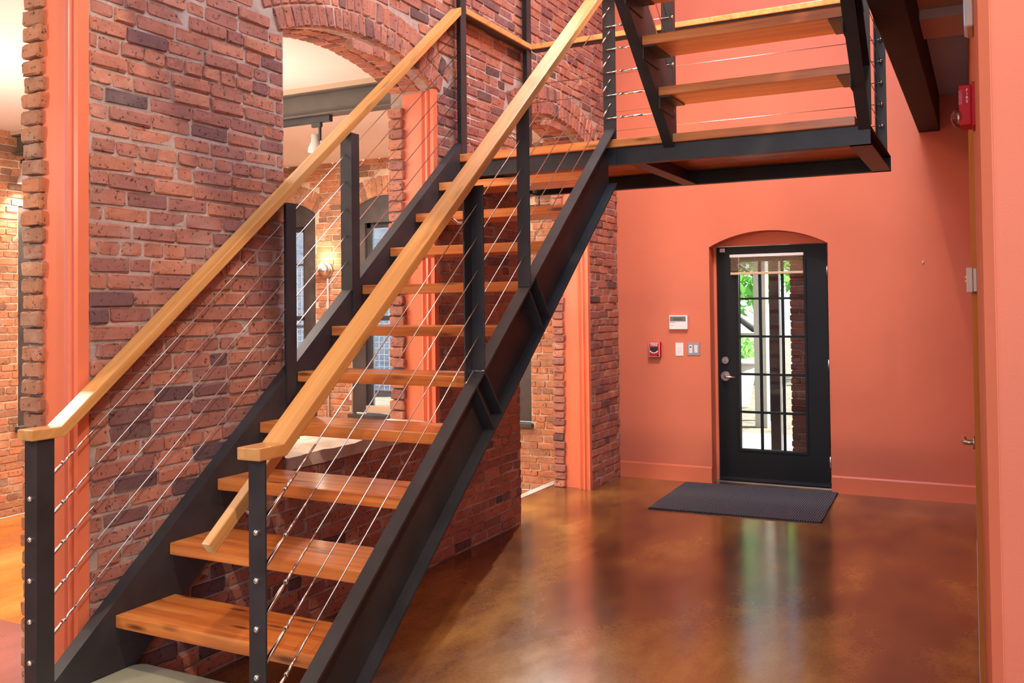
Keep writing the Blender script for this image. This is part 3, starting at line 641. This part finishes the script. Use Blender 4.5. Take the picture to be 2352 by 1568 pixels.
# cables
CC = [.741, .603, .464, .326, .188]
for side, xc, yA, yB in (('L', -2.901, 2.060, 4.995), ('R', -1.886, 2.050, 4.955)):
    for c in CC:
        cb = part('cable', MB().tube([(xc, yA, zs(yA, c)), (xc, yB, zs(yB, c))], .0026, 6), STAIN, st_)
        u = Vector((0, 1, SLP)).normalized(); a = Vector((xc, yA+.02, zs(yA+.02, c)))
        part('turnbuckle', MB().tube([a, a+u*.10, a+u*.112, a+u*.125], [.0062, .0062, .0048, .0048], 8).tube([a+u*.125, a+u*.134], .0075, 6).tube([a+u*.134, a+u*.19], .0045, 8).tube([a+u*.19, a+u*.31], .0035, 8), STAIN, cb)
        part('bolt_head', MB().ball((xc, yA-.006 if side == 'L' else yA-.005, zs(yA, c)-.006), .0095, 12, 8), STAIN, cb)
        if side == 'R':
            b_ = Vector((xc, yB, zs(yB, c))); part('swage_fitting', MB().tube([b_-u*.16, b_-u*.06], .0048, 8).tube([b_-u*.06, b_-u*.02, b_+Vector((.01, -.012, .006))], .004, 8), STAIN, cb)
# ------------------------------------------------------------------ landing
ld = st_
LB0, LB1, LYF, LYB, LXR = 2.338, ZL-TH-.001, 4.945, 6.08, -.497
def cbeam(x0, x1, y0, d, z0=LB0, z1=LB1, fw=.05):
    """channel along X: web at y0, flanges towards d"""
    m = MB(); w = .007; s = lambda a, b: (min(a, b), max(a, b))
    m.box(x0, x1, *s(y0, y0+d*w), z0, z1); m.box(x0, x1, *s(y0+d*w, y0+d*fw), z1-.008, z1); m.box(x0, x1, *s(y0+d*w, y0+d*fw), z0, z0+.008); return m
part('front_beam', cbeam(-2.93, LXR, LYF, 1), BLACK, ld); part('back_beam', cbeam(-2.93, LXR, LYB, -1), BLACK, ld)
part('cross_beam', MB().box(-1.79, -1.70, LYF+.05, LYB-.05, LB0, LB0+.008).box(-1.75, -1.743, LYF+.05, LYB-.05, LB0+.008, LB1), BLACK, ld)
part('side_beam', MB().box(-.60, LXR, LYF+.007, LYB-.007, LB0, LB0+.008).box(-.56, -.553, LYF+.007, LYB-.007, LB0+.008, LB1).box(-.60, LXR, LYF+.007, LYB-.007, LB1-.008, LB1), BLACK, ld)
part('side_beam', MB().box(-2.93, -2.87, LYF+.05, LYB-.05, LB0, LB0+.008).box(-2.93, -2.923, LYF+.05, LYB-.05, LB0+.008, LB1), BLACK, ld)
yq = YL
while yq < LYB-.02:
    y1 = min(yq+.232, LYB+.01); part('deck_board', MB().box(-2.93, -.565, yq, y1-.004, ZL-TH, ZL), TREAD, ld, .003, 1); yq += .232
TOPR = 3.412
P4 = angle_post(ld, -2.934, -2.868, 4.996, 1, False, 6.0, lambda y: LB0, None); R4 = angle_post(ld, -1.928, -1.852, 4.936, -1, True, 3.40, lambda y: LB0+.0, None)
N1 = angle_post(ld, -1.578, -1.518, 4.937, 1, True, TOPR+.15, lambda y: LB1, None); N2 = angle_post(ld, -.548, -.49, 4.937, -1, True, TOPR+.15, lambda y: LB1, None)
PC = angle_post(ld, -2.940, -2.874, 5.945, 1, False, 6.0, lambda y: LB0, None); PR = angle_post(ld, -.570, -.508, 5.985, -1, False, TOPR-.037, lambda y: LB1, None)
part('handrail', MB().box(-2.940, -2.860, 5.004, 5.944, TOPR-.037, TOPR), RAILW, ld, .004, 2); part('rail_plate', MB().box(-2.925, -2.875, 5.004, 5.944, TOPR-.049, TOPR-.0375), BLACK, ld)
part('handrail', MB().box(-2.870, -.49, 5.925, 6.005, TOPR-.037, TOPR), RAILW, ld, .004, 2); part('rail_plate', MB().box(-2.86, -.51, 5.94, 5.99, TOPR-.049, TOPR-.0375), BLACK, ld)
for i in range(5):
    z = 2.605+.1315*i
    for a, b, fit in (((-2.903, 5.0, z), (-2.903, 5.95, z), 0), ((-2.89, 5.975, z), (-.54, 5.975, z), 0), ((-.535, 4.94, z), (-.535, 5.985, z), 2), ((-1.90, 4.931, z), (-1.53, 4.931, z), 1)):
        cb = part('cable', MB().tube([a, b], .0026, 6), STAIN, ld)
        if fit == 1: part('turnbuckle', MB().tube([(a[0]-.01, a[1], z), (a[0]+.06, a[1], z)], .004, 8).tube([(a[0]+.075, a[1], z), (a[0]+.085, a[1], z)], .0075, 8).tube([(a[0]+.085, a[1], z), (a[0]+.21, a[1], z)], .0062, 8), STAIN, cb); part('bolt_head', MB().ball((-1.512, 4.931, z), .008, 8, 6), STAIN, cb)
        if fit == 2: part('bolt_head', MB().ball((-.535, 5.978, z), .011, 10, 6), STAIN, cb)
# ------------------------------------------------------------------ upper flight, returning towards the camera
uf = st_
UX0, UX1 = -1.513, -.553; UYN, UZN = 4.948, ZL+RISE
def zu(y, c): return UZN+c+SLP*(UYN-y)
def ustr(xi, sgn, lab):
    tw, k = .008, .010/.777; yA, yB = 4.935, 3.55; m = MB()
    s = lambda x0, x1, c0, c1: m.prism([(yA, zu(yA, c0)), (yB, zu(yB, c0)), (yB, zu(yB, c1)), (yA, zu(yA, c1))], 0, min(x0, x1), max(x0, x1))
    s(xi, xi+sgn*tw, CB, CT); s(xi+sgn*tw, xi+sgn*FLW, CT-k, CT); s(xi+sgn*tw, xi+sgn*FLW, CB, CB+k)
    return part('stringer', m, BLACK, uf, label=lab)
ustr(UX0, -1, 'black stringer on the stair well side'); ustr(UX1, 1, 'black stringer on the right side')
for i in range(5):
    yn, z = UYN-i*RUN, UZN+i*RISE
    part('tread', MB().box(UX0+.001, UX1-.001, yn-TD, yn, z-TH, z), TREAD, uf, .004, 2)
    for xa, s_ in ((UX0, 1), (UX1, -1)):
        part('tread_bracket', MB().box(min(xa, xa+s_*.065), max(xa, xa+s_*.065), yn-TD+.012, yn-.012, z-TH-.007, z-TH-.0005).box(min(xa, xa+s_*.006), max(xa, xa+s_*.006), yn-TD+.012, yn-.012, z-TH-.065, z-TH-.007), BLACK, uf)
for xc in (UX0-.035, UX1+.035):
    for c in CC: 
        part('cable', MB().tube([(xc, 4.945, zu(4.945, c-.15)), (xc, 3.56, zu(3.56, c-.15))], .0026, 6), STAIN, uf)
solo('ceiling_bridge', MB().box(-1.9, -.44, 2.0, 3.56, 3.40, 3.56), TIMB, 'timber edge of the upper floor at the head of the stair', 'ceiling', kind='structure')
# starting step
sp = MB(); sx0, sx1, sy0, sy1 = -2.868, -1.92, 1.62, 2.478; rc = .05
poly = [(sx0, sy0), (sx1, sy0)]+[(sx1-rc+rc*math.cos(a), sy1-rc+rc*math.sin(a)) for a in np.linspace(0, math.pi/2, 6)]+[(sx0+rc+rc*math.cos(a), sy1-rc+rc*math.sin(a)) for a in np.linspace(math.pi/2, math.pi, 6)]
solo('stone_step', sp.prism(poly, 2, 0, .2149), SLAB, 'pale green stone starting step at the foot of the stair', 'step', bevel=.006, seg=2)
# ------------------------------------------------------------------ black door
yd = 8.007
dr = thing('door_1', (-1.63, yd, 0), 'black glazed door with fifteen panes in the arched coral niche', 'door', kind='structure')
dx0, dx1, dz0, dz1 = -2.085, -1.168, .012, 2.030; G0, G1, GB, GT = -1.899, -1.352, .286, 1.895
m = MB()
for q in ((dx0, G0-.02, dz0, dz1), (G1+.02, dx1, dz0, dz1), (G0-.02, G1+.02, dz0, GB-.02), (G0-.02, G1+.02, GT+.02, dz1)): m.box(q[0], q[1], yd, yd+.044, q[2], q[3])
part('leaf', m, DOORB, dr)
m = MB()
for q in ((G0-.022, G0, GB-.022, GT+.022), (G1, G1+.022, GB-.022, GT+.022), (G0, G1, GB-.022, GB), (G0, G1, GT, GT+.022)): m.box(q[0], q[1], yd-.008, yd+.05, q[2], q[3])
part('glazing_bead', m, DOORB, dr, .003)
cw = (G1-G0-2*.018)/3; chh = (GT-GB-4*.018)/5
for i in range(2): part('muntin', MB().box(G0+(i+1)*cw+i*.018, G0+(i+1)*cw+(i+1)*.018, yd-.002, yd+.04, GB, GT), DOORB, dr)
for j in range(4): part('muntin', MB().box(G0, G1, yd-.0015, yd+.0395, GB+(j+1)*chh+j*.018, GB+(j+1)*chh+(j+1)*.018), DOORB, dr)
for i in range(3):
    for j in range(5): part('pane', MB().box(G0+i*(cw+.018), G0+i*(cw+.018)+cw, yd+.017, yd+.022, GB+j*(chh+.018), GB+j*(chh+.018)+chh), GLASS, dr)
lx, lz = -2.022, .908
h = part('lever_handle', MB().tube([(lx, yd, lz), (lx, yd-.012, lz)], [.043, .040], 20).tube([(lx, yd-.012, lz), (lx, yd-.05, lz)], .011, 12).tube([(lx, yd-.05, lz), (lx+.03, yd-.055, lz-.003), (lx+.095, yd-.05, lz-.008)], [.011, .011, .0085], 10), NICK, dr, label='satin nickel lever handle')
h = part('deadbolt', MB().tube([(lx, yd, 1.045), (lx, yd-.014, 1.045)], [.033, .030], 20).box(lx-.022, lx+.022, yd-.028, yd-.014, 1.039, 1.051), NICK, dr, label='satin nickel deadbolt thumb turn')
for z in (.22, 1.02, 1.80): part('hinge', MB().tube([(dx1+.006, yd-.008, z-.045), (dx1+.006, yd-.008, z+.045)], .008, 8), NICK, dr)
part('door_sensor', MB().box(dx0+.03, dx0+.075, yd-.014, yd, 1.985, 2.018), WHITEP, dr, .002)
part('sweep', MB().box(dx0, dx1, yd-.012, yd, dz0+.004, dz0+.03), BLKP, dr)
jm = MB(); jm.box(DX0+.0005, dx0-.004, yd-.01, yd+.10, 0, 2.06); jm.box(dx1+.012, DX1-.0005, yd-.01, yd+.10, 0, 2.06); jm.box(dx0-.004, dx1+.012, yd-.01, yd+.10, 2.036, 2.06)
ap = arc_pts(DX0+.001, DX1-.001, 14, DSPR, DCRN-.002); 
part('door_frame', jm.prism([(DX0+.001, 2.06), (DX1-.001, 2.06)]+[p for p in ap[::-1] if p[1] > 2.061], 1, yd-.005, yd+.10), CORAL_T, dr)
part('threshold', MB().prism([(yd-.03, 0), (yd+.10, 0), (yd+.10, .010), (yd, .011), (yd-.03, .006)], 0, DX0+.002, DX1-.002), NICK, dr)
bl = part('mini_blind', MB().box(-1.962, -1.345, yd-.045, yd-.010, 1.935, 1.960), WHITEP, dr, .002, label='raised beige slatted blind')
for i in range(11): 
    z = 1.930-i*.011; part('slat', MB().prism([(yd-.042, z), (yd-.014, z-.004), (yd-.014, z-.0055), (yd-.042, z-.0015)], 0, -1.955, -1.352), BLIND, bl)
part('bottom_bar', MB().box(-1.957, -1.350, yd-.044, yd-.012, 1.785, 1.807), BLIND, bl, .002); part('cord', MB().tube([(-1.885, yd-.046, 1.94), (-1.885, yd-.046, 1.45)], .0012, 5), WHITEP, bl)
# door mat
mt = thing('door_mat', (-1.68, 7.24, 0), 'dark ribbed entrance mat in front of the black door', 'mat')
part('carpet', MB().prism([(-2.287, 6.682), (-1.05, 6.724), (-1.086, 7.828), (-2.324, 7.772)], 2, .004, .012), MATF, mt); part('rubber_backing', MB().prism([(-2.293, 6.676), (-1.044, 6.718), (-1.080, 7.832), (-2.330, 7.777)], 2, 0.0, .0045), BLKP, mt)
# ------------------------------------------------------------------ small fittings on the coral wall
k = thing('alarm_keypad', (-2.386, YD, 1.318), 'white alarm keypad with grey display left of the black door', 'keypad')
part('body', MB().box(-2.467, -2.304, YD-.030, YD, 1.318, 1.440), WHITEP, k, .004, 2); part('display', MB().box(-2.459, -2.318, YD-.0315, YD-.029, 1.388, 1.431), DGREY, k); part('display_strip', MB().box(-2.430, -2.348, YD-.0325, YD-.031, 1.398, 1.418), LCD, k)
part('cover_seam', MB().box(-2.464, -2.412, YD-.0308, YD-.0295, 1.377, 1.380).box(-2.464, -2.425, YD-.0308, YD-.0295, 1.352, 1.354), DGREY, k)
p = thing('fire_alarm_pull_station', (-2.601, YD, 1.072), 'red fire alarm pull station with white lettering on the coral wall', 'fire alarm')
b_ = part('housing', MB().box(-2.654, -2.548, YD-.045, YD, 1.072, 1.206), RED, p, .006, 2)
part('face_border', MB().box(-2.650, -2.553, YD-.0465, YD-.044, 1.077, 1.202), LETTER, p, .001); part('face', MB().box(-2.647, -2.556, YD-.0475, YD-.046, 1.080, 1.199), REDB, p, .001)
part('pull_handle', MB().prism([(-2.634, 1.163), (-2.570, 1.163), (-2.570, 1.124), (-2.585, 1.115), (-2.602, 1.112), (-2.619, 1.115), (-2.634, 1.124)], 1, YD-.054, YD-.0474), BLKP, p); part('handle_border', MB().prism([(-2.637, 1.132), (-2.634, 1.132), (-2.619, 1.118), (-2.602, 1.115), (-2.585, 1.118), (-2.570, 1.132), (-2.567, 1.132), (-2.567, 1.122), (-2.585, 1.111), (-2.602, 1.108), (-2.619, 1.111), (-2.637, 1.122)], 1, YD-.0555, YD-.0475), LETTER, p)
text_part('lettering', 'FIRE', .036, LETTER, p, Matrix.Translation((-2.6015, YD-.0482, 1.182)) @ Matrix.Rotation(math.pi/2, 4, 'X'))
part('key_lock', MB().tube([(-2.568, YD-.047, 1.093), (-2.568, YD-.053, 1.093)], .008, 10), BLKP, p)
def switch(x0, x1, z0, z1, lab, cat, mat, rocks):
    s = thing('light_switch', ((x0+x1)/2, YD, z0), lab, cat)
    part('plate', MB().box(x0, x1, YD-.007, YD, z0, z1), mat, s, .002)
    for a, b, c, d in rocks: part('rocker', MB().prism([(YD-.007, c), (YD-.010, c), (YD-.013, d), (YD-.007, d)], 0, a, b), WHITEP, s, .0008)
    return s
switch(-2.420, -2.350, 1.086, 1.200, 'single white light switch beside the grey double switch', 'switch', WHITEP, [(-2.398, -2.372, 1.120, 1.166)])
s2 = switch(-2.314, -2.204, 1.092, 1.204, 'grey double switch plate with two white rockers', 'switch', GREYP, [(-2.298, -2.268, 1.112, 1.182), (-2.252, -2.222, 1.116, 1.182)])
part('timer_display', MB().box(-2.293, -2.275, YD-.0145, YD-.0115, 1.160, 1.170), LCD, s2)
solo('wall_chip', MB().tube([(-.428, YD-.002, 1.856), (-.424, YD-.003, 1.842), (-.428, YD-.003, 1.828)], [.003, .008, .003], 6).tube([(-.41, YD-.002, 1.856), (-.424, YD-.003, 1.846)], .003, 6), BEIGE, 'small torn anchor hole high on the coral wall right of the door', 'wall mark')
# ------------------------------------------------------------------ right wall: door seen edge-on, strobe, exit fitting
DY0, DY1 = 3.95, 4.90
d2 = thing('door_2', (-.03, 4.4, 0), 'orange wood door seen edge-on in the right wall', 'door', kind='structure')
part('leaf', MB().prism([(xr(DY0)-.019, DY0), (xr(DY0), DY0), (xr(DY1), DY1), (xr(DY1)-.014, DY1)], 2, .01, 2.20), DOORO, d2)
part('kick_plate', MB().prism([(xr(DY0)-.021, DY0+.03), (xr(DY0)-.0192, DY0+.03), (xr(DY1)-.0142, DY1-.03), (xr(DY1)-.016, DY1-.03)], 2, .03, .62), LAV, d2)
hx = xr(4.1)-.018
part('lever_handle', MB().tube([(hx, 4.06, .985), (hx-.035, 4.06, .985), (hx-.040, 4.10, .985), (hx-.040, 4.17, .985)], .010, 8).tube([(hx, 4.06, .985), (hx-.006, 4.06, .985)], .026, 12), NICK, d2)
fx = thing('door_closer', (-.05, 3.9, 1.57), 'beige plastic box fixed to the edge of the orange door', 'sensor')
part('housing', MB().box(-.062, -.040, 3.90, 3.945, 1.573, 1.668), BEIGE, fx, .003); part('mount', MB().box(-.038, -.026, 3.89, 3.945, 1.576, 1.664), BEIGE, fx, .002); part('button', MB().ball((-.063, 3.92, 1.632), .005, 8, 5).ball((-.063, 3.92, 1.616), .005, 8, 5), BEIGE, fx)
sb = thing('fire_strobe', (-.05, 3.3, 2.10), 'red fire alarm strobe with clear lens high on the right wall', 'fire alarm')
SY = 3.30; xs_ = xr(SY)
part('back_box', MB().box(xs_-.010, xs_+.006, SY-.045, SY+.065, 2.095, 2.236), RED, sb, .003); part('housing', MB().box(xs_-.046, xs_-.009, SY-.040, SY+.06, 2.100, 2.230), RED, sb, .006, 3)
for i in range(10): part('grille_slot', MB().box(xs_-.0465, xs_-.036, SY-.0415, SY-.03, 2.168+i*.0045, 2.170+i*.0045), REDB, sb)
part('lens', MB().ball((xs_-.046, SY-.012, 2.130), .029, 14, 10, (.85, 1.1, 1.15)), LENS, sb); part('flash_tube', MB().tube([(xs_-.046, SY-.012, 2.112), (xs_-.046, SY-.012, 2.148)], .005, 8), STAIN, sb)
for i, ch in enumerate('FIRE'): text_part('letter', ch, .0125, LETTER, sb, Matrix.Translation((xs_-.022, SY-.0408, 2.211-i*.0118)) @ Matrix.Rotation(math.pi/2, 4, 'X'))
ex = thing('emergency_light', (-.03, 3.2, 2.40), 'beige translucent emergency light box at the top right', 'lamp')
part('housing', MB().box(xr(3.2)-.022, xr(3.2)+.0, 3.15, 3.30, 2.385, 2.56), BEIGE, ex, .004); part('cover', MB().box(xr(3.2)-.027, xr(3.2)-.0225, 3.155, 3.295, 2.39, 2.555), LENS, ex)
# ------------------------------------------------------------------ outside
solo('ground_paving', MB().box(-14, 6, YD+.265, 11.4, -.20, -.05), PAVE, 'sunlit pale paving just outside the door', 'ground', kind='structure')
solo('ground_garden', MB().box(-25, 12, 11.4, 45, -.20, -.06), MULCH, 'leaf littered garden ground beyond the paving', 'ground', kind='structure')
pr = thing('brick_pier', (-1.2, 8.9, -.05), 'red brick pier standing outside the glazed door', 'pier')
px0, px1, py0, py1 = -1.605, -1.0, 8.75, 9.3
part('sun_block_wall', MB().box(-1.0, -.2, YD+.27, 9.3, -.05, 3.2), MORTAR, pr)  # unseen wall added to keep direct sun out of the door
part('mortar_bed', MB().box(px0+.01, px1, py0+.01, py1, -.05, 3.2), MORTAR, pr)
pe = brick_entries('o', lay(px0, px1, -.05, 2.6, None, 23), (lambda a, z: (a, py0, z), 0.0), 9); pe += brick_entries('o', lay(-py1, -py0, -.05, 2.6, None, 29), (lambda a, z: (px0, -a, z), -math.pi/2), 10)
emit_bricks(pe, pr, BR_OUT, 140, lambda u, v: 1690 < u < 1860 and 600 < v < 1040)
solo('black_post', MB().box(-1.93, -1.83, 9.4, 9.5, -.05, 3.0), BLACK, 'dark downpipe post outside the glazed door', 'post', bevel=.01, seg=2)
solo('timber_post', MB().box(-2.66, -2.50, 12.0, 12.16, -.06, 3.4), POSTW, 'pale timber post in the garden', 'post', bevel=.006)
pt = thing('planter', (-3.6, 14.2, -.06), 'large pale fluted planter tub in the garden', 'planter')
pl = MB(); pl.tube([(-3.62, 14.2, -.06), (-3.62, 14.2, .0), (-3.62, 14.2, .55), (-3.62, 14.2, .62), (-3.62, 14.2, .62), (-3.62, 14.2, .70)], [.36, .38, .50, .52, .58, .58], 24, True)
part('tub', pl, PLANT, pt)
def leaves(name, n, cen, rad, size, parent, seed, kind='stuff'):
    rg = np.random.RandomState(seed); V = []; Fs = []
    for i in range(n):
        d = rg.normal(size=3); d /= np.linalg.norm(d); p = np.array(cen)+d*np.array(rad)*rg.uniform(.35, 1)**.6
        a = rg.normal(size=3); a /= np.linalg.norm(a); b = np.cross(a, rg.normal(size=3)); b /= np.linalg.norm(b); s = size*rg.uniform(.6, 1.3); o = len(V)
        V += [p-a*s, p+b*s*.45, p+a*s, p-b*s*.45]; Fs.append((o, o+1, o+2, o+3))
    me = bpy.data.meshes.new(name); me.from_pydata([Vector(v)-WL[parent.name] for v in V], [], Fs); me.materials.append(LEAFM); o = link(name, me, None, parent); o['kind'] = kind
leaves('foliage', 500, (-3.62, 14.2, .85), (.5, .5, .25), .07, pt, 2)
for i, (x, y, h_, R_, lab) in enumerate(((-4.6, 17.0, 2.3, 2.0, 'broad leafy tree closest to the glazed door'), (-7.5, 21.0, 3.2, 3.0, 'tall leafy tree in the middle of the garden'), (-2.0, 20.5, 3.0, 2.4, 'leafy tree behind the timber post'), (-15.5, 27.0, 3.5, 3.6, 'large leafy tree far to the left of the garden'))):
    t = thing('garden_tree', (x, y, -.06), lab, 'tree', 'trees in the garden')
    part('trunk', MB().tube([(x, y, -.06), (x+.1, y, h_*.5), (x-.05, y+.1, h_+.6)], [.14, .11, .07], 8).tube([(x+.1, y, h_*.5), (x+.9, y-.3, h_+.5)], [.07, .04], 6).tube([(x+.05, y, h_*.6), (x-.9, y+.2, h_+.6)], [.07, .04], 6), BARK, t)
    leaves('foliage', 2600, (x, y, h_+.4), (R_, R_, R_*.75), .13, t, 30+i)
gs = thing('garden_stair', (-3.2, 12.6, 0), 'dark outdoor stair stringers crossing behind the door glass', 'staircase')
part('stringer', MB().tube([(-2.6, 12.8, 1.0), (-5.2, 12.8, 3.0)], .05, 6), BLACK, gs); part('rail', MB().tube([(-2.6, 12.75, 1.75), (-5.2, 12.75, 3.75)], .025, 6), BLACK, gs); part('brace', MB().tube([(-4.9, 12.8, 1.7), (-3.0, 12.8, 3.0)], .04, 6), BLACK, gs)
part('leg', MB().box(-2.66, -2.58, 12.76, 12.84, -.06, 1.02), BLACK, gs); part('leg', MB().box(-5.2, -5.12, 12.76, 12.84, -.06, 3.0), BLACK, gs)
for i in range(6): part('tread', MB().box(-3.0-i*.4, -2.65-i*.4, 12.4, 12.85, 1.1+i*.31, 1.14+i*.31), POSTW, gs)
nb = thing('neighbour_building', (-9, 14.5, -.06), 'pale grey brick building outside the side room windows', 'building')
part('wall', MB().box(-20, -7.2, 14.5, 15.0, -.06, 7), MORTAR_G, nb)
emit_bricks(brick_entries('g', [(a, z, L) for a, z, L in lay(-13.0, -9.0, 0, 3.6, None, 31, 0)], (lambda a, z: (a, 14.49, z), 0.0), 12), nb, BR_GREY, 0)
fe = thing('mesh_fence', (-9, 11.2, -.06), 'galvanised wire mesh fence outside the side room windows', 'fence')
fm = MB()
for i in range(60): x = -12+i*.09; fm.tube([(x, 11.2, .3), (x, 11.2, 2.2)], .004, 3, False)
for j in range(22): z = .3+j*.09; fm.tube([(-12, 11.2, z), (-6.6, 11.2, z)], .004, 3, False)
o = part('wire_mesh', fm, GALV, fe); o['kind'] = 'stuff'
for z in (.3, 1.25, 2.2): part('rail', MB().tube([(-12, 11.2, z), (-6.6, 11.2, z)], .02, 6), BLACK, fe)
for x in (-12, -10.2, -8.4, -6.6): part('post', MB().tube([(x, 11.2, -.06), (x, 11.2, 2.3)], .03, 8), BLACK, fe)
